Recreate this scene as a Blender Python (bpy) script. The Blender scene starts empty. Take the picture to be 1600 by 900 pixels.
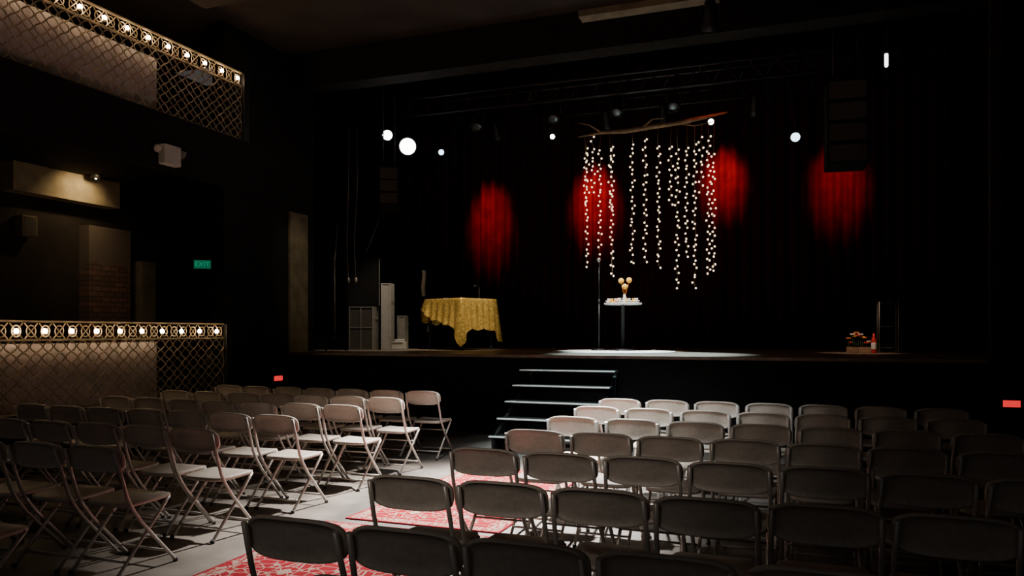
import bpy, bmesh, math, random
from mathutils import Vector, Matrix
random.seed(7)
C = bpy.context.scene.collection
pi = math.pi

# ------------------------------------------------------------ materials
def mat(name, col, rough=0.6, metal=0.0, emit=None, estr=0.0, var=0.0, scale=8.0, bump=0.0, stretch=None, col2=None, spec=0.5):
    m = bpy.data.materials.new(name); m.use_nodes = True
    nt = m.node_tree; b = nt.nodes["Principled BSDF"]
    b.inputs["Base Color"].default_value = (*col, 1)
    b.inputs["Roughness"].default_value = rough
    b.inputs["Metallic"].default_value = metal
    b.inputs["Specular IOR Level"].default_value = spec
    if emit:
        b.inputs["Emission Color"].default_value = (*emit, 1)
        b.inputs["Emission Strength"].default_value = estr
    if var > 0 or bump > 0:
        tc = nt.nodes.new("ShaderNodeTexCoord"); mp = nt.nodes.new("ShaderNodeMapping")
        nt.links.new(tc.outputs["Object"], mp.inputs["Vector"])
        if stretch: mp.inputs["Scale"].default_value = stretch
        n = nt.nodes.new("ShaderNodeTexNoise"); n.inputs["Scale"].default_value = scale
        n.inputs["Detail"].default_value = 5
        nt.links.new(mp.outputs[0], n.inputs["Vector"])
        if var > 0:
            r = nt.nodes.new("ShaderNodeValToRGB")
            c2 = col2 or tuple(min(1, c * (1 + var)) for c in col)
            c1 = col if col2 else tuple(c * (1 - var) for c in col)
            r.color_ramp.elements[0].color = (*c1, 1); r.color_ramp.elements[1].color = (*c2, 1)
            r.color_ramp.elements[0].position = .35; r.color_ramp.elements[1].position = .65
            nt.links.new(n.outputs["Fac"], r.inputs[0]); nt.links.new(r.outputs[0], b.inputs["Base Color"])
        if bump > 0:
            bp = nt.nodes.new("ShaderNodeBump"); bp.inputs["Strength"].default_value = bump
            bp.inputs["Distance"].default_value = .02
            nt.links.new(n.outputs["Fac"], bp.inputs["Height"]); nt.links.new(bp.outputs[0], b.inputs["Normal"])
    return m

M = {}
M['plastic'] = mat("beige_plastic", (.42, .37, .315), .5, var=.08, scale=40, bump=.05)
M['frame'] = mat("beige_painted_steel", (.46, .42, .38), .35, .3)
M['foot'] = mat("rubber_foot", (.03, .03, .03), .8)
M['floor'] = mat("worn_concrete_floor", (.11, .094, .08), .6, var=.45, scale=2.5, bump=.1)
M['stagefloor'] = mat("stage_boards", (.17, .125, .09), .45, var=.25, scale=6, stretch=(1, 12, 1))
M['black'] = mat("matte_black_paint", (.006, .006, .006), .85, var=.2, scale=5, spec=.15)
M['blackmetal'] = mat("black_metal", (.010, .010, .011), .5, .3, var=.1)
M['tolex'] = mat("black_tolex", (.006, .0055, .005), .85, bump=.3, scale=120, spec=.12)
M['grey'] = mat("grey_metal", (.26, .24, .21), .45, .5, var=.15, scale=10)
M['grille'] = mat("grille_cloth", (.05, .042, .035), .8, var=.3, scale=90, stretch=(1, 1, .2))
M['wall'] = mat("dark_painted_wall", (.013, .0115, .0105), .85, var=.2, scale=3, bump=.1, spec=.2)
M['walld'] = mat("dark_side_wall", (.026, .020, .017), .8, var=.25, scale=2, bump=.15, spec=.2)
M['ceil'] = mat("dark_brown_ceiling", (.05, .039, .032), .85, var=.15, scale=1.5, spec=.2)
M['tan'] = mat("tan_plaster", (.30, .245, .155), .8, var=.2, scale=6, bump=.1)
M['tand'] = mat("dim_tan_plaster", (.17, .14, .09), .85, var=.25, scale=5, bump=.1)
M['white'] = mat("off_white_paint", (.6, .58, .54), .6, var=.08, scale=8)
M['column'] = mat("pale_grey_cabinet", (.34, .32, .29), .6, var=.08, scale=8)
M['panel'] = mat("pale_cloth_panel", (.70, .64, .63), .8, var=.12, scale=10, stretch=(1, 4, .4))
M['brass'] = mat("aged_brass", (.55, .45, .30), .45, .4, var=.2, scale=12)
M['bulb'] = mat("warm_bulb", (1, .8, .5), .3, emit=(1, .70, .40), estr=70)
M['fairy'] = mat("fairy_bulb", (1, .9, .7), .3, emit=(1, .80, .50), estr=2.6)
M['wire'] = mat("string_wire", (.20, .16, .08), .5)
M['lensw'] = mat("lit_lens_white", (1, 1, 1), .3, emit=(1, .98, .92), estr=16)
M['lensb'] = mat("lit_lens_blue", (.8, .9, 1), .3, emit=(.55, .82, 1), estr=5)
M['lensoff'] = mat("glass_lens", (.10, .11, .12), .3, .3)
M['fluor'] = mat("lit_tube", (1, 1, 1), .3, emit=(.95, 1, .95), estr=5)
M['redlit'] = mat("lit_red_sign", (.8, .02, .03), .4, emit=(1, .02, .03), estr=1.1)
M['greenlit'] = mat("lit_green_letters", (0, .5, .3), .4, emit=(0, .5, .24), estr=.5)
M['greenpanel'] = mat("dim_green_sign_face", (0, .05, .03), .4, emit=(0, .30, .15), estr=.3)
M['wood'] = mat("driftwood", (.22, .14, .08), .8, var=.3, scale=12, bump=.4)
M['leaf'] = mat("green_leaf", (.06, .13, .04), .6, var=.2)
M['petalw'] = mat("white_petal", (.85, .8, .7), .6, var=.06)
M['petaly'] = mat("yellow_petal", (.85, .5, .06), .6, var=.2, scale=60)
M['petalr'] = mat("red_petal", (.6, .03, .03), .6, var=.2)
M['orange'] = mat("orange_petal", (.8, .25, .05), .6, var=.2)
M['glass'] = mat("vase_glass", (.5, .55, .5), .1)
M['paper'] = mat("white_paper", (.75, .74, .72), .7, var=.04)
M['nosing'] = mat("pale_nosing", (.75, .82, .80), .5, var=.08)
M['matw'] = mat("pale_round_disc", (.62, .62, .58), .9, var=.1, scale=30, bump=.2)

def curtain_mat():
    m = mat("red_velvet", (.036, .0010, .0018), .95, var=.25, scale=4, spec=.02)
    return m
M['curtain'] = curtain_mat()
M['drape'] = mat("black_velour", (.008, .007, .007), .9, var=.2, scale=4, spec=.1)

def gold_mat():
    m = mat("gold_sequins", (.72, .47, .10), .32, .55)
    nt = m.node_tree; b = nt.nodes["Principled BSDF"]
    tc = nt.nodes.new("ShaderNodeTexCoord"); v = nt.nodes.new("ShaderNodeTexVoronoi"); v.inputs["Scale"].default_value = 45
    r = nt.nodes.new("ShaderNodeValToRGB"); bp = nt.nodes.new("ShaderNodeBump"); bp.inputs["Strength"].default_value = .9
    bp.inputs["Distance"].default_value = .02
    nt.links.new(tc.outputs["Object"], v.inputs["Vector"])
    nt.links.new(v.outputs["Color"], r.inputs[0]); nt.links.new(v.outputs["Color"], bp.inputs["Height"])
    r.color_ramp.elements[0].color = (.38, .21, .03, 1); r.color_ramp.elements[1].color = (.95, .66, .2, 1)
    nt.links.new(r.outputs[0], b.inputs["Base Color"]); nt.links.new(bp.outputs[0], b.inputs["Normal"])
    return m
M['gold'] = gold_mat()

def brick_mat():
    m = mat("old_brick", (.2, .08, .05), .85)
    nt = m.node_tree; b = nt.nodes["Principled BSDF"]
    tc = nt.nodes.new("ShaderNodeTexCoord"); sp = nt.nodes.new("ShaderNodeSeparateXYZ"); cb = nt.nodes.new("ShaderNodeCombineXYZ")
    br = nt.nodes.new("ShaderNodeTexBrick"); br.inputs["Scale"].default_value = 3.2
    br.inputs["Color1"].default_value = (.20, .10, .07, 1); br.inputs["Color2"].default_value = (.11, .065, .05, 1)
    br.inputs["Mortar"].default_value = (.035, .03, .025, 1)
    nt.links.new(tc.outputs["Object"], sp.inputs[0])
    nt.links.new(sp.outputs["Y"], cb.inputs["X"]); nt.links.new(sp.outputs["Z"], cb.inputs["Y"])
    nt.links.new(cb.outputs[0], br.inputs["Vector"])
    n = nt.nodes.new("ShaderNodeTexNoise"); n.inputs["Scale"].default_value = 3
    nt.links.new(tc.outputs["Object"], n.inputs["Vector"])
    ad = nt.nodes.new("ShaderNodeMath"); ad.operation = 'ADD'
    nt.links.new(sp.outputs["Z"], ad.inputs[0]); nt.links.new(n.outputs["Fac"], ad.inputs[1])
    gt = nt.nodes.new("ShaderNodeMath"); gt.operation = 'GREATER_THAN'; gt.inputs[1].default_value = 1.1
    nt.links.new(ad.outputs[0], gt.inputs[0])
    mx = nt.nodes.new("ShaderNodeMixRGB"); mx.inputs[2].default_value = (.12, .092, .072, 1)
    nt.links.new(gt.outputs[0], mx.inputs[0]); nt.links.new(br.outputs["Color"], mx.inputs[1])
    nt.links.new(mx.outputs[0], b.inputs["Base Color"])
    return m
M['brick'] = brick_mat()

def rug_mat():
    m = mat("persian_rug_pile", (.5, .05, .07), .95)
    nt = m.node_tree; b = nt.nodes["Principled BSDF"]; L = nt.links.new
    tc = nt.nodes.new("ShaderNodeTexCoord")
    sp = nt.nodes.new("ShaderNodeSeparateXYZ"); L(tc.outputs["Generated"], sp.inputs[0])
    def mth(op, a, bb=None):
        n = nt.nodes.new("ShaderNodeMath"); n.operation = op
        for i, v in enumerate((a, bb)):
            if v is None: continue
            if isinstance(v, (int, float)): n.inputs[i].default_value = v
            else: L(v, n.inputs[i])
        return n.outputs[0]
    so = nt.nodes.new("ShaderNodeSeparateXYZ"); L(tc.outputs["Object"], so.inputs[0])
    px = mth('PINGPONG', so.outputs["X"], .22); py = mth('PINGPONG', so.outputs["Y"], .30)
    cb = nt.nodes.new("ShaderNodeCombineXYZ"); L(px, cb.inputs[0]); L(py, cb.inputs[1])
    vo = nt.nodes.new("ShaderNodeTexVoronoi"); vo.inputs["Scale"].default_value = 14; vo.feature = 'DISTANCE_TO_EDGE'
    L(cb.outputs[0], vo.inputs["Vector"])
    no = nt.nodes.new("ShaderNodeTexNoise"); no.inputs["Scale"].default_value = 16; no.inputs["Detail"].default_value = 1
    L(cb.outputs[0], no.inputs["Vector"])
    line = mth('LESS_THAN', vo.outputs["Distance"], .05)
    blot = mth('GREATER_THAN', no.outputs["Fac"], .64)
    pat = mth('MAXIMUM', line, blot)
    ex = mth('ABSOLUTE', mth('SUBTRACT', sp.outputs["X"], .5)); ey = mth('ABSOLUTE', mth('SUBTRACT', sp.outputs["Y"], .5))
    bx = mth('GREATER_THAN', ex, .41); by = mth('GREATER_THAN', ey, .455)
    border = mth('MAXIMUM', bx, by)
    inv = mth('ABSOLUTE', mth('SUBTRACT', pat, border))
    edge = mth('MAXIMUM', mth('GREATER_THAN', ex, .485), mth('GREATER_THAN', ey, .492))
    mx = nt.nodes.new("ShaderNodeMixRGB"); mx.inputs[1].default_value = (.21, .004, .012, 1); mx.inputs[2].default_value = (.27, .19, .155, 1)
    L(inv, mx.inputs[0])
    m2 = nt.nodes.new("ShaderNodeMixRGB"); m2.inputs[2].default_value = (.20, .006, .015, 1)
    L(edge, m2.inputs[0]); L(mx.outputs[0], m2.inputs[1])
    L(m2.outputs[0], b.inputs["Base Color"])
    b.inputs["Specular IOR Level"].default_value = .1
    return m
M['rug'] = rug_mat()

# ------------------------------------------------------------ geometry helpers
class B:
    def __init__(s): s.bm = bmesh.new(); s.mi = 0; s.mats = []
    def use(s, k):
        if k not in s.mats: s.mats.append(k)
        s.mi = s.mats.index(k); return s
    def face(s, vs):
        try:
            f = s.bm.faces.new(vs); f.material_index = s.mi; return f
        except ValueError: return None
    def box(s, c, d, rot=None, bev=0.0):
        r = bmesh.ops.create_cube(s.bm, size=1.0)
        vs = r['verts']
        for v in vs:
            v.co = Vector((v.co.x * d[0], v.co.y * d[1], v.co.z * d[2]))
        fs = set(f for v in vs for f in v.link_faces)
        if bev > 0:
            es = list(set(e for v in vs for e in v.link_edges))
            rr = bmesh.ops.bevel(s.bm, geom=es, offset=bev, segments=2, affect='EDGES', profile=.5)
            vs = list(set([v for f in rr['faces'] for v in f.verts] + [v for v in vs if v.is_valid]))
            seen = set(vs); st = list(vs)
            while st:
                v = st.pop()
                for e in v.link_edges:
                    o = e.other_vert(v)
                    if o not in seen: seen.add(o); st.append(o)
            vs = list(seen); fs = set(f for v in vs for f in v.link_faces)
        for f in fs: f.material_index = s.mi
        Mx = (rot.to_4x4() if rot else Matrix.Identity(4))
        for v in vs: v.co = (Mx @ v.co) + Vector(c)
        return s
    def tube(s, pts, r, n=8, closed=False):
        pts = [Vector(p) for p in pts]; rings = []
        N = len(pts); up = None
        for i, p in enumerate(pts):
            if closed: t = pts[(i + 1) % N] - pts[i - 1]
            elif i == 0: t = pts[1] - p
            elif i == N - 1: t = p - pts[i - 1]
            else: t = (pts[i + 1] - p).normalized() + (p - pts[i - 1]).normalized()
            t.normalize()
            if up is None:
                up = Vector((0, 0, 1)) if abs(t.z) < .9 else Vector((1, 0, 0))
            a = t.cross(up).normalized(); bb = a.cross(t).normalized(); up = bb
            rr = r[i] if isinstance(r, (list, tuple)) else r
            rings.append([s.bm.verts.new(p + a * rr * math.cos(2 * pi * k / n) + bb * rr * math.sin(2 * pi * k / n)) for k in range(n)])
        R = range(N if closed else N - 1)
        for i in R:
            A, D = rings[i], rings[(i + 1) % N]
            for k in range(n):
                f = s.face((A[k], A[(k + 1) % n], D[(k + 1) % n], D[k]))
                if f: f.smooth = True
        if not closed:
            s.face(rings[0][::-1]); s.face(rings[-1])
        return s
    def lathe(s, prof, c=(0, 0, 0), n=24, rot=None):
        rings = []; c = Vector(c)
        Mx = rot if rot else Matrix.Identity(3)
        for (r, z) in prof:
            rings.append([s.bm.verts.new(c + Mx @ Vector((max(r, 1e-4) * math.cos(2 * pi * k / n), max(r, 1e-4) * math.sin(2 * pi * k / n), z))) for k in range(n)])
        for A, D in zip(rings, rings[1:]):
            for k in range(n):
                f = s.face((A[k], A[(k + 1) % n], D[(k + 1) % n], D[k]))
                if f: f.smooth = True
        s.face(rings[0][::-1]); s.face(rings[-1])
        return s
    def ball(s, c, r, seg=10, sc=(1, 1, 1), rot=None):
        ret = bmesh.ops.create_uvsphere(s.bm, u_segments=seg, v_segments=max(4, seg // 2 + 1), radius=r)
        for v in ret['verts']:
            q = Vector((v.co.x * sc[0], v.co.y * sc[1], v.co.z * sc[2]))
            if rot: q = rot @ q
            v.co = q + Vector(c)
        for f in set(f for v in ret['verts'] for f in v.link_faces): f.material_index = s.mi; f.smooth = True
        return s
    def mesh(s, name):
        bmesh.ops.recalc_face_normals(s.bm, faces=s.bm.faces)
        me = bpy.data.meshes.new(name); s.bm.to_mesh(me); s.bm.free()
        for k in s.mats: me.materials.append(M[k])
        return me

def ob(name, data, parent=None, loc=(0, 0, 0), rot=(0, 0, 0), label=None, cat=None, kind=None, group=None):
    o = bpy.data.objects.new(name, data); C.objects.link(o)
    o.location = loc; o.rotation_euler = rot
    if parent: o.parent = parent
    if label: o["label"] = label
    if cat: o["category"] = cat
    if kind: o["kind"] = kind
    if group: o["group"] = group
    return o
def empty(name, loc, label, cat, rot=(0, 0, 0), group=None):
    o = ob(name, None, None, loc, rot, label, cat, None, group); o.empty_display_size = .1; return o
def struct(name, c, d, m, label=None):
    b = B().use(m); b.box((0, 0, 0), d)
    return ob(name, b.mesh(name), None, c, (0, 0, 0), label or name.replace('_', ' '), "room", "structure")
def bx(lo, hi):
    return tuple((a + b) / 2 for a, b in zip(lo, hi)), tuple(b - a for a, b in zip(lo, hi))
def copy_tree(root, loc, rz=None):
    r = root.copy(); C.objects.link(r); r.location = loc
    if rz is not None: r.rotation_euler = (root.rotation_euler[0], root.rotation_euler[1], rz)
    for ch in root.children:
        k = ch.copy(); k.parent = r; C.objects.link(k)
        for g in ch.children:
            q = g.copy(); q.parent = k; C.objects.link(q)
    return r
def part(name, key, parent, fn, label=None):
    b = B().use(key); fn(b); return ob(name, b.mesh(name), parent, label=label)

# ------------------------------------------------------------ room
HS = 1.15     # stage height
YS = 10.25    # stage front
struct("floor", *bx((-12, -1, -.2), (3.0, YS, 0)), 'floor', "worn grey concrete auditorium floor")
struct("ceiling", *bx((-12, -1, 5.9), (3.0, YS, 6.1)), 'ceil', "dark brown painted ceiling")
struct("wall_right", *bx((2.6, -1, 0), (2.8, YS, 5.9)), 'wall', "dark painted side wall")
struct("wall_left", *bx((-10.2, -1, 0), (-10.0, 11.2, 5.9)), 'walld', "dark side wall under the balcony")
struct("wall_left_end", *bx((-10.0, 11.0, 0), (-7.87, 11.2, 5.9)), 'walld', "dark end wall of side gallery")
struct("wall_left_return", *bx((-7.87, 8.78, 0), (-7.67, 10.25, 5.9)), 'wall', "dark wall beside the stage")
struct("wall_proscenium_left", *bx((-7.87, 10.25, 0), (-7.67, 10.95, 5.9)), 'wall', "dark proscenium side")
struct("trim_1", *bx((-7.67, 10.25, HS), (-7.63, 10.72, 3.4)), 'tand', "tan panel standing for the lit part of the proscenium edge")  # lit stretch of the proscenium edge, put in as a lighter tan panel
struct("wall_proscenium_right", *bx((2.12, 10.15, 0), (2.6, 10.6, 5.9)), 'wall', "dark proscenium side")
struct("trim_2", *bx((2.02, 10.05, 0), (2.14, 10.15, 5.9)), 'walld', "dark pilaster edge trim")
struct("wall_proscenium_header", *bx((-7.67, 10.25, 5.35), (2.12, 10.6, 5.9)), 'wall', "dark header over the stage opening")
struct("wall_stage_front", *bx((-7.67, YS, 0), (2.12, YS + .1, HS - .04)), 'black', "black stage front")
struct("floor_stage", *bx((-9.4, YS + .1, HS - .2), (3.6, 15.9, HS)), 'stagefloor', "dark wooden stage floor")
struct("trim_3", *bx((-7.67, YS - .03, HS - .04), (2.12, YS + .1, HS)), 'stagefloor', "wooden stage lip")
struct("wall_stage_back", *bx((-9.4, 15.9, HS), (3.6, 16.1, 7.2)), 'black', "black wall behind the stage")
struct("wall_stage_left", *bx((-9.6, 10.95, 0), (-9.4, 16.1, 7.2)), 'black', "black stage wing wall")
struct("wall_stage_right", *bx((3.6, 10.6, 0), (3.8, 16.1, 7.2)), 'black', "black stage wing wall")
struct("ceiling_stage", *bx((-9.6, 10.6, 7.2), (3.8, 16.1, 7.3)), 'black', "black stage ceiling")
struct("floor_gallery", *bx((-10.0, -1, 0), (-7.4, 8.42, .64)), 'walld', "dark raised gallery platform")
struct("floor_balcony", *bx((-10.0, -1, 3.75), (-7.35, 8.78, 4.12)), 'wall', "dark balcony slab")
struct("trim_4", *bx((-7.35, -1, 3.45), (-7.25, 8.78, 4.14)), 'wall', "dark balcony fascia")
struct("trim_5", *bx((-10.0, 7.2, 3.36), (-9.75, 8.9, 3.75)), 'tan', "tan plaster beam under the balcony")
struct("wall_brick_pier", *bx((-10.0, 8.40, .64), (-9.8, 9.15, 3.05)), 'brick', "old brick pier with broken plaster")
struct("trim_6", *bx((-10.0, 9.38, .0), (-9.8, 9.65, 2.6)), 'tand', "pale door jamb")
struct("door_1", *bx((-10.0, 9.8, .0), (-9.93, 10.7, 2.5)), 'black', "dark doorway")
struct("trim_7", *bx((-2.6, 9.3, 5.42), (-.9, 9.5, 5.50)), 'tand', "tan edge of a ceiling cove")
struct("trim_8", *bx((-7.2, 7.6, 5.65), (2.6, 7.9, 5.9)), 'ceil', "brown ceiling beam")

# ------------------------------------------------------------ railings with bulbs
def railing(y0, L, z0, nb, firstb, plen):
    root = empty("balcony_railing", (-7.3, y0, z0), "brass lattice railing with a row of warm bulbs along the top", "railing", group="lattice railings")
    H1 = .74
    b = B().use('brass')
    n = int(L / .135)
    for i in range(n + 1):
        yc = i * L / n
        for sgn in (1, -1):
            pts = [(0.007 * sgn, min(L, max(0, yc + sgn * .062 * math.sin(2 * pi * k / 10 + (i % 2) * pi))), .02 + (H1 - .02) * k / 30) for k in range(31)]
            b.tube(pts, .0085, 4)
    ob("lattice", b.mesh("lattice"), root)
    b = B().use('brass')
    for z in (.0, H1, .93): b.box((0, L / 2, z + .01), (.035, L, .02))
    ob("rail", b.mesh("rail"), root)
    b = B().use('brass')
    m = int(L / .155)
    for i in range(m):
        a = i * L / m; w = L / m
        b.tube([(0, a + .01, H1 + .02), (0, a + w - .01, .92)], .007, 4)
        b.tube([(0, a + w - .01, H1 + .02), (0, a + .01, .92)], .007, 4)
        b.tube([(0, a + w / 2 + .05 * math.cos(q * pi / 6), .84 + .06 * math.sin(q * pi / 6)) for q in range(12)], .007, 4, closed=True)
    ob("crown_band", b.mesh("crown_band"), root)
    b = B().use('blackmetal'); b.box((0, L + .06, .46), (.1, .1, .96), bev=.008)
    ob("post", b.mesh("post"), root)
    b = B().use('panel'); b.box((-.16, plen / 2, .36), (.02, plen, .70))
    ob("backing_panel", b.mesh("backing_panel"), root, label="pale cloth backing behind the lattice")
    bb = B().use('bulb'); bb.ball((0, 0, 0), .024, 10, (1, 1, 1.15)); bb.use('brass')
    bb.lathe([(.012, -.045), (.016, -.035), (.016, -.022)], (0, 0, 0), 8)
    me = bb.mesh("bulb")
    for i in range(nb):
        ob("bulb", me, root, (.03, firstb + i * .31, .84))
    return root
railing(3.6, 4.75, .64, 11, 4.75 - .16 - 10 * .31, 3.75)
railing(3.9, 4.8, 4.14, 13, 4.8 - .1 - 12 * .31, 3.45)

# ------------------------------------------------------------ folding chair
def se(n, ex, a, b):
    out = []
    for k in range(n):
        t = 2 * pi * k / n; c, s = math.cos(t), math.sin(t)
        out.append((a * math.copysign(abs(c) ** (2 / ex), c), b * math.copysign(abs(s) ** (2 / ex), s)))
    return out
def shell(profile, outline, place, key):
    b = B().use(key); rings = []
    for sc, d in profile:
        rings.append([b.bm.verts.new(place(x * sc, y * sc, d)) for x, y in outline])
    n = len(outline)
    for A, D in zip(rings, rings[1:]):
        for k in range(n):
            f = b.face((A[k], A[(k + 1) % n], D[(k + 1) % n], D[k]))
            if f: f.smooth = True
    for R in (rings[0][::-1], rings[-1]):
        f = b.face(R)
        if f: f.smooth = True
    return b
def make_chair(loc):
    root = empty("folding_chair", loc, "beige plastic folding chair with tubular steel frame in a seating row", "chair", group="audience folding chairs")
    tilt = math.radians(11)
    def pb(x, y, d):
        yy = d + .035 * (x / .22) ** 2 - .02
        z = y + (.010 * (1 - (x / .22) ** 2))
        zz = z + .085
        return Vector((x, -.205 + yy * math.cos(tilt) - zz * math.sin(tilt), .625 + zz * math.cos(tilt) + yy * math.sin(tilt)))
    prof = [(.02, -.004), (.5, -.004), (.88, -.006), (.915, -.014), (.975, -.013), (1, -.003), (.985, .008), (.93, .010), (.5, .006), (.02, .006)]
    b = shell(prof, se(44, 3.6, .219, .084), pb, 'plastic')
    ob("backrest", b.mesh("backrest"), root)
    def ps(x, y, d):
        dz = -.012 * (1 - (x / .2) ** 2) * (1 - (y / .2) ** 2) - (.02 * max(0, (y - .12) / .08) ** 2) + .03 * y
        return Vector((x * (1 + .03 * y / .2), .03 + y, .435 + dz + d))
    prof = [(.02, -.010), (.9, -.012), (.985, -.018), (1, -.006), (.99, .006), (.95, .010), (.5, .008), (.02, .008)]
    b = shell(prof, se(44, 4.2, .19, .20), ps, 'plastic')
    ob("seat", b.mesh("seat"), root)
    for sx in (-1, 1):
        b = B().use('frame')
        X = .204 * sx
        b.tube([(X * .97, -.262, .765), (X, -.215, .6), (X, -.175, .475), (X, -.135, .40), (X, -.07, .31), (X, .20, .012)], .0115, 8)
        b.use('foot').lathe([(.012, 0), (.015, .002), (.015, .022), (.012, .026)], (X, .20, 0), 8)
        ob("front_leg", b.mesh("front_leg"), root)
        b = B().use('frame')
        X = .182 * sx
        b.tube([(X, .17, .425), (X, .13, .385), (X, -.235, .012)], .0105, 8)
        b.use('foot').lathe([(.012, 0), (.015, .002), (.015, .022), (.012, .026)], (X, -.235, 0), 8)
        ob("rear_leg", b.mesh("rear_leg"), root)
    for (xx, y, z, r) in [(.204, .145, .082, .008), (.182, -.165, .090, .008), (.182, .06, .313, .007)]:
        b = B().use('frame'); b.tube([(-xx, y, z), (xx, y, z)], r, 6)
        ob("crossbar", b.mesh("crossbar"), root)
    return root
OFF = .25
proto = None
def place_chair(x, y, rz, label=None):
    global proto
    if proto is None:
        proto = make_chair((x, y, 0)); proto.rotation_euler = (0, 0, rz); r = proto
    else:
        r = copy_tree(proto, (x, y, 0), rz)
    r["label"] = label or "beige plastic folding chair with tubular steel frame in a seating row"
    return r
right_rows = [(7.69, -1.716, .481, 7), (6.80, -1.73, .478, 7), (5.91, -1.71, .480, 7), (5.02, -1.727, .465, 7),
              (4.13, -1.727, .460, 7), (3.22, -1.722, .453, 6), (2.35, -1.735, .450, 6)]
for ri, (y, x0, sp, n) in enumerate(right_rows):
    for i in range(n):
        lb = "beige folding chair in the front row facing the stage steps" if ri == 0 else None
        j = .006 if sp > .462 else .002
        place_chair(x0 + sp * i + random.uniform(-j, j), y + OFF + random.uniform(-.02, .02), math.radians(random.uniform(-1, 1)) * (1 if sp > .462 else .4), lb)
left_rows = [(7.90, -4.08), (6.99, -4.03), (6.10, -4.0), (5.19, -4.03), (4.27, -4.0), (3.39, -3.96), (2.48, -4.0)]
for ri, (y, x0) in enumerate(left_rows):
    for i in range(7):
        lb = "beige folding chair in the front row facing the stage" if ri == 0 else None
        place_chair(x0 - .462 * i + random.uniform(-.004, .004), y + OFF + random.uniform(-.025, .025), math.radians(random.uniform(-.8, .8)), lb)

# ------------------------------------------------------------ rugs
def rug(c, d, label):
    b = B().use('rug'); b.box((0, 0, .005), (d[0], d[1], .01))
    ob("persian_rug", b.mesh("persian_rug"), None, (c[0], c[1], 0), (0, 0, math.radians(c[2])), label, "rug", group="aisle rugs")
rug((-2.70, 6.45, 0), (1.30, 2.5), "red and cream patterned persian rug lying in the aisle")
rug((-2.72, 3.60, 1.0), (1.38, 2.95), "red and cream patterned persian rug lying in the aisle")

# ------------------------------------------------------------ stage steps
st = empty("stage_steps", (-2.93, YS, 0), "black open stage steps with pale nosings", "stairs")
for k in range(1, 6):
    b = B().use('nosing'); b.box((0, -.28 * k + .02 - .11, HS - .1917 * k - .008), (1.32, .05, .016), bev=.003)
    b.use('black'); b.box((0, -.28 * k + .035, HS - .1917 * k - .014), (1.30, .24, .026))
    ob("tread", b.mesh("tread"), st)
for sx in (-.6, .6):
    b = B().use('black')
    vs = [(0, -.02, HS - .19), (0, -1.5, .16), (0, -1.5, 0), (0, -1.3, 0), (0, -.02, HS - .45)]
    A = [b.bm.verts.new((sx - .02, y, z)) for _, y, z in vs]; D = [b.bm.verts.new((sx + .02, y, z)) for _, y, z in vs]
    b.face(A); b.face(D[::-1])
    for i in range(5): b.face((A[i], A[(i + 1) % 5], D[(i + 1) % 5], D[i]))
    for v in b.bm.verts: v.co.z -= .035 if v.co.z > .2 else 0
    ob("stringer", b.mesh("stringer"), st)

# ------------------------------------------------------------ curtains
def drape(name, x0, x1, y, z0, z1, key, label, amp=.06, per=.23):
    b = B().use(key); n = int((x1 - x0) / .025); rows = [0, .08, .5, .92, 1]
    G = []
    for r in rows:
        G.append([b.bm.verts.new((x0 + (x1 - x0) * i / n,
                  y + amp * (.6 + .4 * r) * math.sin(2 * pi * (x0 + (x1 - x0) * i / n) / per + .7 * math.sin(i * .09)) + .02 * math.sin(i * .31 + r),
                  z0 + (z1 - z0) * (1 - r))) for i in range(n + 1)])
    for A, D in zip(G, G[1:]):
        for i in range(n):
            f = b.face((A[i], A[i + 1], D[i + 1], D[i]))
            if f: f.smooth = True
    return ob(name, b.mesh(name), None, (0, 0, 0), (0, 0, 0), label, "curtain")
drape("stage_curtain", -9.3, 3.5, 15.5, HS + .02, 6.9, 'curtain', "red velvet backdrop curtain with deep folds behind the stage")
drape("masking_drape", -9.3, -7.9, 13.9, HS + .02, 6.9, 'drape', "black velour masking drape at the stage wing")
drape("masking_drape", 2.2, 3.5, 13.9, HS + .02, 6.9, 'drape', "black velour masking drape at the stage wing")

# ------------------------------------------------------------ trusses and lights
def truss(x0, x1, y, z, label):
    b = B().use('blackmetal'); w = .14
    ch = [(0, w, w), (0, -w, w), (0, 0, -w * .7)]
    for c in ch: b.tube([(x0, y + c[1], z + c[2]), (x1, y + c[1], z + c[2])], .022, 6)
    n = int((x1 - x0) / .35)
    for i in range(n):
        a = x0 + (x1 - x0) * i / n; e = x0 + (x1 - x0) * (i + 1) / n; m = (a + e) / 2
        b.tube([(a, y - w, z + w), (m, y, z - w * .7), (e, y - w, z + w)], .009, 4)
        b.tube([(a, y + w, z + w), (m, y, z - w * .7), (e, y + w, z + w)], .009, 4)
        b.tube([(a, y - w, z + w), (a, y + w, z + w)], .009, 4)
    for q in (x0 + 1.2, (x0 + x1) / 2, x1 - 1.2):
        b.tube([(q, y, z + w), (q, y, 7.2)], .006, 4)
    ob("lighting_truss", b.mesh("lighting_truss"), None, (0, 0, 0), (0, 0, 0), label, "truss", group="lighting trusses")
truss(-8.2, 3.3, 11.5, 5.2, "black metal lighting truss above the front of the stage")
truss(-8.2, 3.3, 13.4, 5.5, "black metal lighting truss above the stage")

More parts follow.
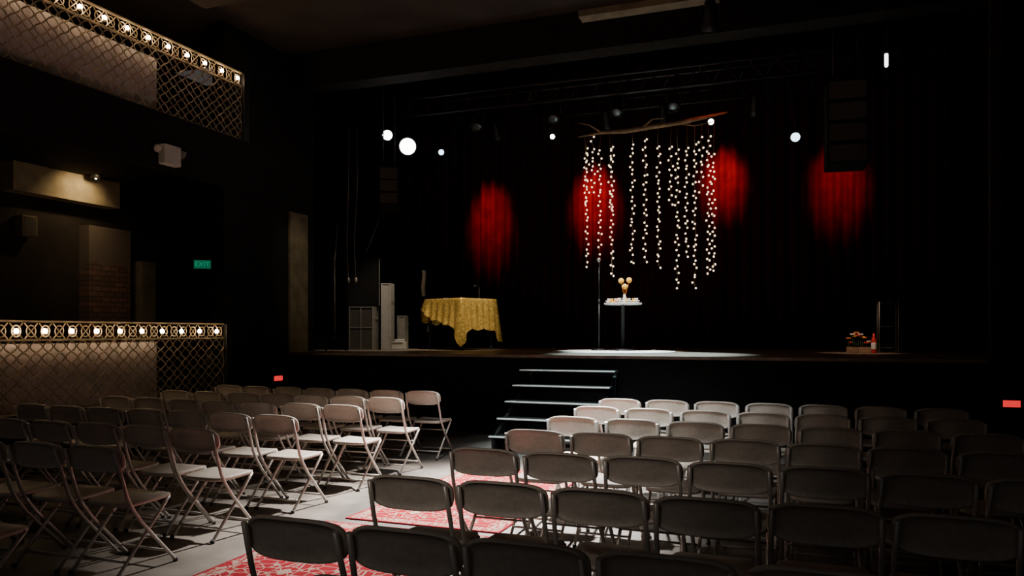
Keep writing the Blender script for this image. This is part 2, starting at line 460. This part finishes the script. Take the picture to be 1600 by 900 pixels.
def fixture(loc, aim, r, lens, ztop, label, ln=.32):
    root = empty("stage_light", loc, label, "stage light", group="stage lights")
    d = (Vector(aim) - Vector(loc)).normalized(); R = d.to_track_quat('Z', 'Y').to_matrix()
    b = B().use('blackmetal')
    b.lathe([(r * .35, -ln), (r * .7, -ln + .03), (r * .8, -ln * .5), (r * 1.02, -.06), (r * 1.12, -.04), (r * 1.12, .03), (r * 1.04, .03), (r * 1.0, -.015), (r * .6, -.02)], (0, 0, 0), 20, R)
    ob("lamp_housing", b.mesh("lamp_housing"), root)
    b = B().use(lens); b.lathe([(r * .96, 0), (r * .8, .012), (r * .4, .02), (.001, .022)], (0, 0, 0), 20, R)
    ob("lens", b.mesh("lens"), root)
    b = B().use('blackmetal'); w = r * 1.25
    ax = Vector((d.y, -d.x, 0)).normalized(); o = -d * ln * .4
    b.tube([o + ax * w, o + ax * w + Vector((0, 0, r * 1.5)), o - ax * w + Vector((0, 0, r * 1.5)), o - ax * w], .01, 6)
    b.tube([o + Vector((0, 0, r * 1.5)), o + Vector((0, 0, max(r * 1.6, ztop - loc[2] - o.z)))], .012, 6)
    ob("yoke", b.mesh("yoke"), root)
    return root
CAMP = (0, 0, 1.47)
T1, T2 = 5.08, 5.38
fixture((-6.19, 11.5, 4.60), CAMP, .14, 'lensw', T1, "round stage lamp shining bright white under the truss")
fixture((-6.55, 11.45, 4.81), (1.5, 0, 0), .085, 'lensw', T1, "smaller white stage lamp angled under the truss")
fixture((-6.46, 13.35, 4.93), CAMP, .055, 'lensb', T2, "small stage lamp glowing pale blue")
fixture((-4.22, 13.35, 5.03), CAMP, .045, 'lensw', T2, "small stage lamp glowing white on the rear truss")
fixture((-1.41, 13.35, 5.03), CAMP, .05, 'lensw', T2, "small stage lamp glowing white above the string lights")
fixture((-.07, 13.35, 4.65), CAMP, .075, 'lensb', T2, "stage lamp glowing pale blue hung below the rear truss")
for (x, z) in [(-2.6, 4.80), (-1.75, 4.80), (-4.9, 4.80), (-3.6, 4.80), (.6, 4.80)]:
    fixture((x, 11.45, z), (x + .3, 8.0, 0), .08, 'lensoff', T1, "unlit black stage lamp clamped to the truss")
for (x, z) in [(-5.3, 5.10), (-3.2, 5.10), (-2.2, 5.10), (-.7, 5.1)]:
    fixture((x, 13.35, z), (x, 15.4, 2), .08, 'lensoff', T2, "unlit black stage lamp aimed at the backdrop")
fixture((-1.0, 9.4, 5.1), (-1.2, 12, 1), .09, 'lensoff', 5.42, "unlit stage lamp hung from the ceiling cove")
hl = empty("hanging_tube_lamp", (.96, 10.1, 4.62), "short vertical white tube lamp hanging from the ceiling", "lamp")
b = B().use('fluor'); b.lathe([(.015, 0), (.02, .01), (.02, .15), (.015, .16)], (0, 0, 0), 12); ob("lit_tube", b.mesh("lit_tube"), hl)
b = B().use('blackmetal'); b.lathe([(.028, .155), (.028, .21), (.01, .22)], (0, 0, 0), 12); b.tube([(0, 0, .2), (0, 0, 1.28)], .006, 6)
ob("suspension_rod", b.mesh("suspension_rod"), hl)

# ------------------------------------------------------------ string lights hanging from driftwood branches
br = empty("driftwood_branch", (-2.4, 12.9, 4.88), "long gnarled driftwood branch hung above the stage", "branch")
b = B().use('wood')
b.tube([(-1.2, 0, -.02), (-.8, .04, .03), (-.35, -.03, .0), (.1, .03, .05), (.55, -.02, .06), (.95, .02, .12), (1.3, 0, .16)], [.012, .03, .04, .045, .04, .03, .012], 8)
b.tube([(-.8, .04, .03), (-1.0, -.05, .16), (-1.2, -.1, .2)], [.022, .015, .006], 6)
b.tube([(.5, -.02, .06), (.75, .1, .02), (1.1, .16, .07)], [.022, .016, .006], 6)
b.tube([(-.1, 0, .03), (.1, -.1, .14), (.3, -.12, .13)], [.02, .014, .006], 6)
ob("branch_wood", b.mesh("branch_wood"), br)
for x in (-.8, 0, .95): part("hanging_cable", 'blackmetal', br, lambda b: b.tube([(x, 0, .04), (x, 0, 1.2)], .004, 4))
bulb = B().use('fairy'); bulb.ball((0, 0, 0), .0155, 8, (1, 1, 1.1)); bulbm = bulb.mesh("bulb")
NSTR = 0
def strand(px, yt, yb):
    global NSTR
    NSTR += 1
    X = -3.51 + (px - 912) * .010777; t = 13.3 - .0038 * (px - 912)
    zt = 1.47 + (519 - yt) * t / 1200; zb = 1.47 + (519 - yb) * t / 1200
    Y = 12.86 + (-.07, .09)[NSTR % 2]; L = zt - zb
    root = empty("string_light", (X, Y, zt), "hanging strand of small warm white bulbs on thin wire", "string lights", group="hanging string lights")
    pts = []; n = 30; ph = random.random() * 6
    for i in range(n + 1):
        pts.append((.012 * math.sin(i * .9 + ph), .012 * math.cos(i * .7 + ph), -L * i / n))
    b = B().use('wire'); b.tube(pts, .003, 4); b.tube([pts[0], (0, 12.9 - Y, max(.02, 4.88 - zt))], .003, 4)
    ob("wire", b.mesh("wire"), root)
    nb = max(8, int(L / .070))
    for i in range(nb):
        k = i / (nb - 1) * n; p = pts[min(n, int(k))]
        s = -1 if i % 2 else 1
        o = ob("bulb", bulbm, root, (p[0] + s * random.uniform(.004, .030), p[1] + random.uniform(-.02, .02), -L * i / (nb - 1) - .01 + random.uniform(-.03, .03)))
for a in [(914, 236, 322), (920, 232, 415), (926, 214, 300), (941, 236, 402), (955, 234, 330), (961, 228, 432), (990, 224, 412), (1013, 216, 408), (1031, 224, 415),
          (1052, 228, 320), (1060, 230, 447), (1076, 230, 400), (1087, 226, 447), (1098, 214, 300), (1107, 212, 428), (1116, 240, 425)]:
    strand(*a)

# ------------------------------------------------------------ on stage : cocktail table, flowers, mic
b = B().use('matw'); b.lathe([(.98, 0), (1.0, .004), (.98, .012), (.5, .012), (.001, .012)], (0, 0, 0), 48)
ob("round_disc", b.mesh("round_disc"), None, (-2.85, 12.3, HS), (0, 0, 0), "pale round disc on the stage under the small table", "rug")  # thin pale disc lying on the stage boards
tb = empty("cocktail_table", (-2.80, 12.8, HS + .012), "small round pedestal table with a white top and dark pole", "table")
b = B().use('white'); b.lathe([(.28, .77), (.315, .775), (.32, .79), (.315, .80), (.001, .80)], (0, 0, 0), 40); ob("table_top", b.mesh("table_top"), tb)
b = B().use('blackmetal'); b.lathe([(.028, .02), (.028, .77), (.1, .775)], (0, 0, 0), 16); ob("pole", b.mesh("pole"), tb)
b = B().use('blackmetal'); b.lathe([(.22, 0), (.225, .01), (.2, .02), (.05, .035), (.03, .05)], (0, 0, 0), 32); ob("base", b.mesh("base"), tb)
ZT = HS + .812
def blossom(loc, key, r, petals=7, label="white", stem=0):
    root = empty("flower", loc, label, "flower", group="flowers on stage")
    b = B().use(key)
    for ring, (rr, zz, sc) in enumerate([(r * .58, .35 * r, 1), (r * .32, .95 * r, .8)]):
        for i in range(petals):
            a = 2 * pi * i / petals + ring * .4
            R = Matrix.Rotation(a, 3, 'Z') @ Matrix.Rotation(-.7 - .4 * ring, 3, 'Y')
            b.ball((rr * math.cos(a), rr * math.sin(a), zz), r * .5 * sc, 8, (1, .75, .30), R)
    ob("petals", b.mesh("petals"), root)
    b = B().use('petaly'); b.ball((0, 0, 1.0 * r), r * .28, 8); ob("flower_center", b.mesh("flower_center"), root)
    for i in range(3):
        a = i * 2.1 + .5
        part("leaf", 'leaf', root, lambda b: b.ball((r * .7 * math.cos(a), r * .7 * math.sin(a), r * .12), r * .45, 8, (1.1, .5, .1), Matrix.Rotation(a, 3, 'Z')))
for (x, y, r, k) in [(-.235, -.02, .06, 'petalw'), (-.155, -.17, .055, 'petaly'), (-.01, -.225, .06, 'petalw'), (.14, -.18, .055, 'petalw'), (.235, -.04, .06, 'petalw'),
                     (-.15, .14, .065, 'petalw'), (.16, .13, .065, 'petaly'), (-.095, -.055, .052, 'orange'), (.085, -.06, .055, 'petaly')]:
    blossom((-2.80 + x, 12.8 + y, ZT), k, r, 7, {'petalw': "white blossom lying on the small round table", 'petaly': "yellow blossom lying on the small round table", 'orange': "orange blossom lying on the small round table"}[k])
vs = empty("flower_vase", (-2.79, 12.89, ZT), "small vase holding tall round yellow flower heads", "vase")
b = B().use('glass'); b.lathe([(.03, 0), (.04, .02), (.042, .07), (.022, .12), (.025, .15), (.018, .15)], (0, 0, 0), 20); ob("vase_body", b.mesh("vase_body"), vs)
for (dx, dy, h) in [(-.06, 0, .38), (.075, .01, .39), (.01, -.03, .28)]:
    b = B().use('orange'); b.tube([(0, 0, .1), (dx * .5, dy * .5, h * .6), (dx, dy, h - .03)], .007, 5); ob("stem", b.mesh("stem"), vs)
    b = B().use('petaly')
    b.ball((dx, dy, h), .034, 10)
    for i in range(40):
        z = 1 - 2 * (i + .5) / 40; q = math.sqrt(1 - z * z); a = i * 2.4
        b.ball((dx + .038 * q * math.cos(a), dy + .038 * q * math.sin(a), h + .038 * z), .013, 5)
    ob("flower_head", b.mesh("flower_head"), vs)

def mic_stand(loc, h, label, boom=False):
    root = empty("microphone_stand", loc, label, "microphone stand")
    b = B().use('blackmetal'); b.lathe([(.13, 0), (.135, .012), (.12, .02), (.02, .03)], (0, 0, 0), 28); ob("base", b.mesh("base"), root)
    b = B().use('blackmetal'); b.tube([(0, 0, .02), (0, 0, h * .55)], .013, 8); b.tube([(0, 0, h * .55), (0, 0, h - .08)], .008, 8)
    b.lathe([(.018, h * .53), (.02, h * .55), (.018, h * .58)], (0, 0, 0), 12); ob("pole", b.mesh("pole"), root)
    R = Matrix.Rotation(math.radians(30), 3, 'X')
    b = B().use('blackmetal'); b.lathe([(.010, -.10), (.018, .02), (.022, .04)], (0, 0, h - .02), 12, R)
    b.use('grey').ball(Vector((0, 0, h - .02)) + R @ Vector((0, 0, .06)), .036, 12, (1, 1, 1.1)); ob("microphone", b.mesh("microphone"), root)
mic_stand((-3.2, 12.75, HS + .012), 1.50, "straight black microphone stand with a silver microphone")

# ------------------------------------------------------------ gold table
gt = empty("banquet_table", (-5.83, 12.85, HS), "table covered with a draped gold sequin cloth", "table", rot=(0, 0, math.radians(-24)))
HA, HB, HT = .50, .43, .92
b = B().use('blackmetal'); b.box((0, 0, HT - .02), (2 * HA - .04, 2 * HB - .04, .03), bev=.004); ob("table_top", b.mesh("table_top"), gt)
for sx in (-1, 1):
    for sy in (-1, 1):
        b = B().use('blackmetal'); b.tube([(sx * (HA - .1), sy * (HB - .1), HT - .03), (sx * (HA - .06), sy * (HB - .06), .05)], .022, 8)
        b.ball((sx * (HA - .06), sy * (HB - .06), .035), .035, 10, (.6, 1, 1)); ob("leg", b.mesh("leg"), gt)
b = B().use('gold'); per = []
NS = 48
for s in range(4):
    c0 = [(HA, -HB), (HA, HB), (-HA, HB), (-HA, -HB)][s]; c1 = [(HA, HB), (-HA, HB), (-HA, -HB), (HA, -HB)][s]
    for i in range(NS):
        f = i / NS; per.append((c0[0] + (c1[0] - c0[0]) * f, c0[1] + (c1[1] - c0[1]) * f, f, s))
rings = []
for j in range(17):
    q = j / 16; ring = []
    for idx, (x, y, f, s) in enumerate(per):
        cor = (abs(2 * f - 1)) ** 7
        mid = .56 if s == 0 else .46
        ex = .30
        if s == 3: mid = .30 + .26 * f
        if s == 3 and f < .5: ex = -.10
        if s == 2 and f > .5: ex = -.10
        drop = (mid + ex * cor + .02 * math.sin(f * 19 + s)) * q
        n = Vector((x / HA if abs(abs(x) - HA) < 1e-4 else 0, y / HB if abs(abs(y) - HB) < 1e-4 else 0, 0))
        if n.length > 0: n.normalize()
        out = .005 + q * (.05 + .022 * math.sin(f * 2 * pi * 6 + s * 1.3)) + .04 * q * cor
        ring.append(b.bm.verts.new((x + n.x * out, y + n.y * out, HT + .004 - drop)))
    rings.append(ring)
NP = len(per)
top = [[b.bm.verts.new((x * k, y * k, HT + .006)) for x, y, f, s in per] for k in (.02, .5)]
for A, D in zip(top + rings, (top + rings)[1:]):
    for k in range(NP):
        f = b.face((A[k], A[(k + 1) % NP], D[(k + 1) % NP], D[k]))
        if f: f.smooth = True
b.face(top[0])
ob("tablecloth", b.mesh("tablecloth"), gt, label="shiny gold sequin cloth with hanging corners")
b = B().use('paper'); b.box((0, 0, .004), (.30, .22, .008)); b.box((.05, .1, .009), (.22, .28, .004), Matrix.Rotation(.4, 3, 'Z'))
ob("paper_stack", b.mesh("paper_stack"), None, (-5.95, 12.75, HS + HT + .008), (0, 0, .4), "loose white sheets of paper on the gold table", "papers")
b = B().use('blackmetal'); b.lathe([(.05, 0), (.05, .012), (.01, .018), (.006, .03), (.006, .22)], (0, 0, 0), 14)
b.tube([(0, 0, .21), (.0, -.05, .25), (0, -.1, .24)], .006, 6); b.ball((0, -.12, .235), .022, 8, (1, 1.4, .8))
ob("desk_microphone", b.mesh("desk_microphone"), None, (-5.50, 12.95, HS + HT + .006), (0, 0, -.3), "small black desk microphone on the gold table", "microphone")
cs = empty("clothes_stand", (-6.72, 13.3, HS), "black stand holding a dark coat and white scarf", "stand")
b = B().use('blackmetal'); b.lathe([(.2, 0), (.2, .015), (.03, .04), (.016, .06), (.016, 1.6)], (0, 0, 0), 16)
b.tube([(-.16, 0, 1.5), (0, 0, 1.58), (.16, 0, 1.5)], .01, 6); ob("pole", b.mesh("pole"), cs)
b = B().use('drape'); b.lathe([(.02, 1.56), (.09, 1.5), (.13, 1.35), (.15, 1.0), (.17, .6), (.16, .6)], (0, .03, 0), 18); ob("coat", b.mesh("coat"), cs)
b = B().use('white'); G = []
for j in range(10):
    z = 1.50 - .055 * j
    G.append([b.bm.verts.new((-.05 + .018 * i + .01 * math.sin(j * .8), -.155 - .02 * (j / 10) - .012 * math.sin(i * 1.6), z)) for i in range(6)])
for A, D in zip(G, G[1:]):
    for i in range(5):
        f = b.face((A[i], A[i + 1], D[i + 1], D[i])); f.smooth = True
ob("scarf", b.mesh("scarf"), cs, label="white scarf")

# ------------------------------------------------------------ speaker cabinets
def cabinet(loc, d, label, body='tolex', gr='grille', cones=2, rz=0, name="speaker_cabinet", group="speaker cabinets"):
    root = empty(name, loc, label, "speaker", rot=(0, 0, rz), group=group)
    w, dp, h = d
    b = B().use(body)
    t = .02
    b.box((0, .02, h / 2), (w - .002, dp - .06, h - .002))
    b.box((-w / 2 + t / 2, 0, h / 2), (t, dp, h), bev=.004); b.box((w / 2 - t / 2, 0, h / 2), (t, dp, h), bev=.004)
    b.box((0, 0, h - t / 2), (w - 2 * t, dp, t)); b.box((0, 0, t / 2), (w - 2 * t, dp, t))
    ob("cabinet_body", b.mesh("cabinet_body"), root)
    b = B().use(gr); b.box((0, -dp / 2 + .016, h / 2), (w - 2 * t - .004, .008, h - 2 * t - .004)); ob("grille", b.mesh("grille"), root)
    if cones:
        b = B().use(body); b.box((0, -dp / 2 + .008, h * .5), (.018, .012, h - 2 * t)); b.box((0, -dp / 2 + .008, h * .52), (w - 2 * t, .012, .018)); ob("grille_bar", b.mesh("grille_bar"), root)
    for sx in (-1, 1):
        part("handle", 'grey', root, lambda b: b.tube([(sx * (w / 2 + .004), -.05, h * .75), (sx * (w / 2 + .02), -.03, h * .75), (sx * (w / 2 + .02), .07, h * .75), (sx * (w / 2 + .004), .09, h * .75)], .006, 6))
    return root
cabinet((-7.31, 11.95, HS), (.44, .40, .77), "grey metal speaker cabinet with front grille, carrying a larger cabinet", 'grey', 'grille', 2, math.radians(14))
up = cabinet((-7.42, 12.05, HS + .772), (.56, .45, .88), "large black speaker cabinet stacked on a smaller grey one", 'tolex', 'tolex', 0, math.radians(38))
b = B().use('grey')
for q in (.03, .84): b.box((.285, -.05, q + .005), (.012, .36, .012))
for q in (-.22, .12): b.box((.285, q, .44), (.012, .012, .84))
ob("metal_edging", b.mesh("metal_edging"), up)
cabinet((-7.00, 12.25, HS), (.17, .3, 1.20), "tall slim pale column speaker standing beside cabinets", 'column', 'column', 0, math.radians(14))
cabinet((-6.83, 12.5, HS), (.15, .25, .62), "small grey speaker box beside the column speaker", 'grey', 'grey', 0, math.radians(14))
cabinet((-8.25, 12.1, HS), (.5, .5, 1.45), "tall black speaker cabinet standing near the wing", 'tolex', 'tolex', 0, math.radians(20))
sf = empty("storage_crate", (-6.68, 12.1, HS), "small white plastic crate with folded cloth on the stage", "crate")
b = B().use('white')
b.box((0, 0, .01), (.2, .16, .02))
for (c, d) in [((-.095, 0, .08), (.01, .16, .14)), ((.095, 0, .08), (.01, .16, .14)), ((0, -.075, .08), (.18, .01, .14)), ((0, .075, .08), (.18, .01, .14)), ((0, -.08, .145), (.22, .02, .015)), ((0, .08, .145), (.22, .02, .015))]: b.box(c, d)
ob("crate_shell", b.mesh("crate_shell"), sf)
for i in range(4): part("folded_cloth", 'paper', sf, lambda b: b.box((.003 * i, 0, .09 + .03 * i), (.17 - .01 * i, .13, .026), bev=.01))

def boom(loc, h, dx, label):
    root = empty("boom_stand", loc, label, "stand", group="boom stands")
    for i in range(3):
        a = i * 2.094 + .3; part("tripod_leg", 'blackmetal', root, lambda b: b.tube([(0, 0, .3), (.2 * math.cos(a), .2 * math.sin(a), .01)], .01, 6))
    b = B().use('grey'); b.tube([(0, 0, .2), (0, 0, h)], .012, 8); b.lathe([(.02, h - .02), (.024, h), (.02, h + .03)], (0, 0, 0), 10); ob("pole", b.mesh("pole"), root)
    b = B().use('grey'); b.tube([(-dx * .3, 0, h - .25), (dx, 0, h + .6)], .009, 6); ob("boom_arm", b.mesh("boom_arm"), root)
boom((-7.33, 11.05, HS), 1.55, .06, "tall thin metal boom stand near the wing")
boom((-7.75, 12.75, HS), 1.9, .3, "tall thin metal boom stand behind the speakers")
for i, (x, y, zt) in enumerate([(-7.35, 11.5, 5.08), (-7.20, 11.5, 5.08)]):
    b = B().use('grey'); b.tube([(x, y, HS + 1.25), (x - .03, y, 3.0), (x + .03 * i, y, 4.0), (x + .02, y, zt)], .008, 6)
    b.ball((x, y, HS + 1.22), .03, 8, (1, 1, 1.8))
    ob("hanging_cable", b.mesh("hanging_cable"), None, (0, 0, 0), (0, 0, 0), "loose cable hanging from the truss at the stage side", "cable", group="hanging cables")

def hung_speaker(loc, n, w, h, label, rz, tilt, ztop):
    root = empty("hanging_speaker", loc, label, "speaker", rot=(0, 0, rz), group="hanging speakers")
    for i in range(n):
        b = B().use('tolex'); R = Matrix.Rotation(-tilt * (n - i), 3, 'X')
        y = -.03 * (n - i) * tilt * 6; b.box((0, y, h * (i + .5)), (w, .35, h * .94), R, bev=.012)
        b.use('grille').box(Vector((0, y, h * (i + .5))) + R @ Vector((0, -.178, 0)), (w * .9, .01, h * .8), R)
        ob("speaker_box", b.mesh("speaker_box"), root)
    for sx in (-1, 1):
        part("suspension_rod", 'blackmetal', root, lambda b: b.tube([(sx * w * .3, 0, n * h - .04), (sx * w * .3, 0, ztop - loc[2])], .01, 6))
hung_speaker((-6.15, 10.8, 3.4), 3, .30, .22, "dark speaker hanging tilted beside the stage lamps", .5, .12, 7.2)
hung_speaker((.56, 11.0, 3.62), 4, .50, .28, "black speaker array hanging over the stage", .1, .04, 7.2)

# ------------------------------------------------------------ stage right clutter
rk = empty("metal_rack", (1.25, 12.95, HS), "open thin metal rack standing near the stage wing", "rack")
for sx in (-.13, .13):
    for sy in (-.15, .15): part("rack_post", 'grey', rk, lambda b: b.tube([(sx, sy, 0), (sx, sy, .78)], .008, 6))
for z in (.08, .4, .76): part("rack_rail", 'blackmetal', rk, lambda b: b.tube([(-.13, -.15, z), (.13, -.15, z), (.13, .15, z), (-.13, .15, z)], .007, 5, closed=True))
cr = empty("flower_box", (.84, 12.9, HS), "low wooden box filled with red and orange flowers", "flower box")
b = B().use('wood')
for (c, d) in [((0, -.09, .05), (.34, .015, .09)), ((0, .09, .05), (.34, .015, .09)), ((-.165, 0, .05), (.015, .17, .09)), ((.165, 0, .05), (.015, .17, .09)), ((0, 0, .02), (.32, .17, .02))]: b.box(c, d)
ob("box_body", b.mesh("box_body"), cr)
for i in range(11):
    b = B().use(['orange', 'petalr', 'petalw', 'petaly'][i % 4]); x = -.14 + .028 * i; z = .14 + .22 * random.random() * (1 - abs(i - 4) / 8)
    for q in range(6): b.ball((x + .022 * math.cos(q * 1.05), .02 * math.sin(i * 2) + .022 * math.sin(q * 1.05), z), .02, 6, (1, 1, .6))
    b.use('leaf').tube([(x, 0, .04), (x, .02 * math.sin(i * 2), z)], .005, 5)
    ob("flower", b.mesh("flower"), cr)
b = B().use('petalr'); b.lathe([(.03, 0), (.035, .01), (.035, .2), (.015, .25), (.013, .3), (.001, .3)], (0, 0, 0), 16)
b.use('paper').lathe([(.0355, .06), (.0358, .07), (.0358, .15), (.0355, .16)], (0, 0, 0), 16)
ob("bottle", b.mesh("bottle"), None, (1.04, 12.75, HS), (0, 0, 0), "red bottle with pale label standing on the stage", "bottle")

# ------------------------------------------------------------ wall fittings
em = empty("emergency_light", (-7.25, 7.3, 3.62), "white box emergency light with two lamp heads on the balcony front", "emergency light")
b = B().use('white'); b.box((.06, 0, 0), (.11, .26, .24), bev=.012); ob("light_box", b.mesh("light_box"), em)
for s in (-1, 1):
    b = B().use('grey'); R = Vector((.6, s * .4, -.4)).to_track_quat('Z', 'Y').to_matrix()
    b.lathe([(.02, -.05), (.045, -.02), (.05, .02), (.04, .025), (.001, .02)], (.07, s * .2, .05), 14, R)
    b.tube([(.06, s * .12, .05), (.06, s * .17, .05)], .01, 6); ob("lamp_head", b.mesh("lamp_head"), em)
wsn = empty("wall_speaker", (-10.0, 7.5, 2.92), "small grey box speaker on the side wall", "speaker")
b = B().use('tand'); b.box((.09, 0, 0), (.16, .22, .28), bev=.01); b.tube([(0, 0, .1), (.05, 0, .1)], .02, 6); ob("speaker_body", b.mesh("speaker_body"), wsn)
b = B().use('grille'); b.box((.172, 0, 0), (.008, .18, .24)); ob("grille", b.mesh("grille"), wsn)
dl = empty("ceiling_downlight", (-9.55, 8.3, 3.75), "small round downlight glowing warm under the balcony", "lamp")
b = B().use('blackmetal'); b.lathe([(.07, .0), (.075, -.01), (.06, -.06), (.05, -.06), (.048, -.02)], (0, 0, 0), 20); ob("lamp_housing", b.mesh("lamp_housing"), dl)
b = B().use('bulb'); b.ball((0, 0, -.05), .014, 8); ob("bulb", b.mesh("bulb"), dl)
def text_mesh(s, size, key):
    cu = bpy.data.curves.new("t", 'FONT'); cu.body = s; cu.size = size; cu.extrude = .004; cu.align_x = 'CENTER'; cu.align_y = 'CENTER'
    o = bpy.data.objects.new("t", cu); C.objects.link(o); dg = bpy.context.evaluated_depsgraph_get()
    me = bpy.data.meshes.new_from_object(o.evaluated_get(dg)); bpy.data.objects.remove(o)
    me.materials.clear(); me.materials.append(M[key]); return me
ex = empty("exit_sign", (-9.84, 10.74, 2.66), "dim green illuminated exit sign by the doorway", "exit sign", rot=(0, 0, math.radians(35)))
b = B().use('blackmetal'); b.box((0, 0, 0), (.30, .05, .17), bev=.006); b.box((-.05, .06, 0), (.05, .1, .05)); ob("sign_box", b.mesh("sign_box"), ex)
b = B().use('greenpanel'); b.box((0, -.026, 0), (.28, .004, .15)); ob("sign_face", b.mesh("sign_face"), ex)
ob("sign_letters", text_mesh("EXIT", .12, 'greenlit'), ex, (0, -.032, 0), (pi / 2, 0, 0), label="green letters reading EXIT")
def redlamp(loc, rz, w, label):
    root = empty("red_marker_light", loc, label, "marker light", rot=(0, 0, rz), group="red marker lights")
    b = B().use('blackmetal'); b.box((0, .0, 0), (w + .03, .04, .11), bev=.006); ob("light_box", b.mesh("light_box"), root)
    b = B().use('redlit'); b.box((0, -.022, 0), (w, .012, .075), bev=.003); ob("light_face", b.mesh("light_face"), root)
redlamp((2.24, 10.13, .66), 0, .17, "small glowing red marker light low on the wall")
redlamp((-7.65, 9.95, .75), math.radians(90), .2, "small glowing red marker light low on the side wall")

# ------------------------------------------------------------ lights
def spot(loc, tgt, e, col, ang, blend=.6, rad=.1):
    l = bpy.data.lights.new("spot", 'SPOT'); l.energy = e; l.color = col; l.spot_size = math.radians(ang); l.spot_blend = blend; l.shadow_soft_size = rad
    o = bpy.data.objects.new("spot_lamp", l); C.objects.link(o); o.location = loc
    o.rotation_euler = (Vector(tgt) - Vector(loc)).to_track_quat('-Z', 'Y').to_euler(); return o
# aisle key (from high over the stage front)
spot((-2.3, 9.9, 5.2), (-2.75, 6.3, 0), 20000, (1, .94, .87), 39, 1.0, .08)
# cool wash over the front rows
spot((-2.0, 3.6, 5.7), (-2.0, 7.4, .6), 2800, (.88, .96, 1), 40, 1.0, .15)
# warm house light on the middle rows
spot((-1.6, -1.6, 4.6), (-1.7, 5.2, .6), 360, (1, .87, .75), 32, 1.0, .3)
# stage
spot((-2.8, 11.6, 4.9), (-2.8, 12.6, HS), 1800, (1, .97, .92), 32, .5, .05)
spot((-2.0, 11.2, 4.9), (-2.05, 11.2, HS), 3600, (.62, .88, 1), 46, .6, .05)
spot((-2.9, 10.4, 5.2), (-2.9, 9.5, .7), 1300, (.8, .97, 1), 26, .7, .05)
spot((-4.6, 11.3, 4.9), (-5.8, 12.7, 1.7), 900, (1, .86, .6), 28, .7, .05)
spot((-5.6, 11.0, 4.9), (-7.0, 12.0, 1.5), 360, (1, .86, .68), 32, .7, .05)
spot((-6.0, 9.3, 4.6), (-7.67, 10.55, 2.3), 50, (1, .85, .5), 30, .7, .05)
spot((.6, 11.3, 4.9), (.85, 12.9, HS), 500, (1, .7, .5), 20, .9, .05)
# red curtain pools
for (x, z, e, a) in [(-6.29, 4.0, 2600, 24), (-3.97, 4.25, 4600, 25), (-1.40, 4.5, 3100, 24), (.67, 4.35, 1700, 27)]:
    spot((x, 13.9, 6.2), (x, 15.45, z), e, (1, .04, .10), a, 1.0, .12)
spot((-1.0, 12.2, 5.6), (-1.4, 12.9, 4.95), 30, (1, .1, .05), 40, .8, .03)
# under balcony warm light
spot((-9.3, 8.2, 3.72), (-9.95, 8.15, 3.2), 28, (1, .72, .36), 110, .9, .04)
spot((-8.6, 7.2, 3.4), (-10, 9.2, 2.0), 16, (1, .78, .58), 70, 1, .2)
# ceiling warmth
spot((-4, 5.5, 3.2), (-3.4, 8.6, 5.9), 14, (1, .75, .55), 90, 1, .3)
spot((-1.8, 8.0, 4.6), (-1.8, 9.4, 5.5), .6, (1, .8, .5), 70, 1, .1)

w = bpy.data.worlds.new("world"); bpy.context.scene.world = w; w.use_nodes = True
bg = w.node_tree.nodes["Background"]; bg.inputs[0].default_value = (.9, .82, .78, 1); bg.inputs[1].default_value = .06

# ------------------------------------------------------------ camera
cam = bpy.data.cameras.new("camera"); co = bpy.data.objects.new("camera", cam); C.objects.link(co)
cam.sensor_width = 36; cam.lens = 27.0; cam.shift_y = 69 / 1600
co.location = (0, 0, 1.47); co.rotation_euler = (pi / 2, 0, math.atan(450 / 1200))
cam.clip_start = .05
bpy.context.scene.camera = co
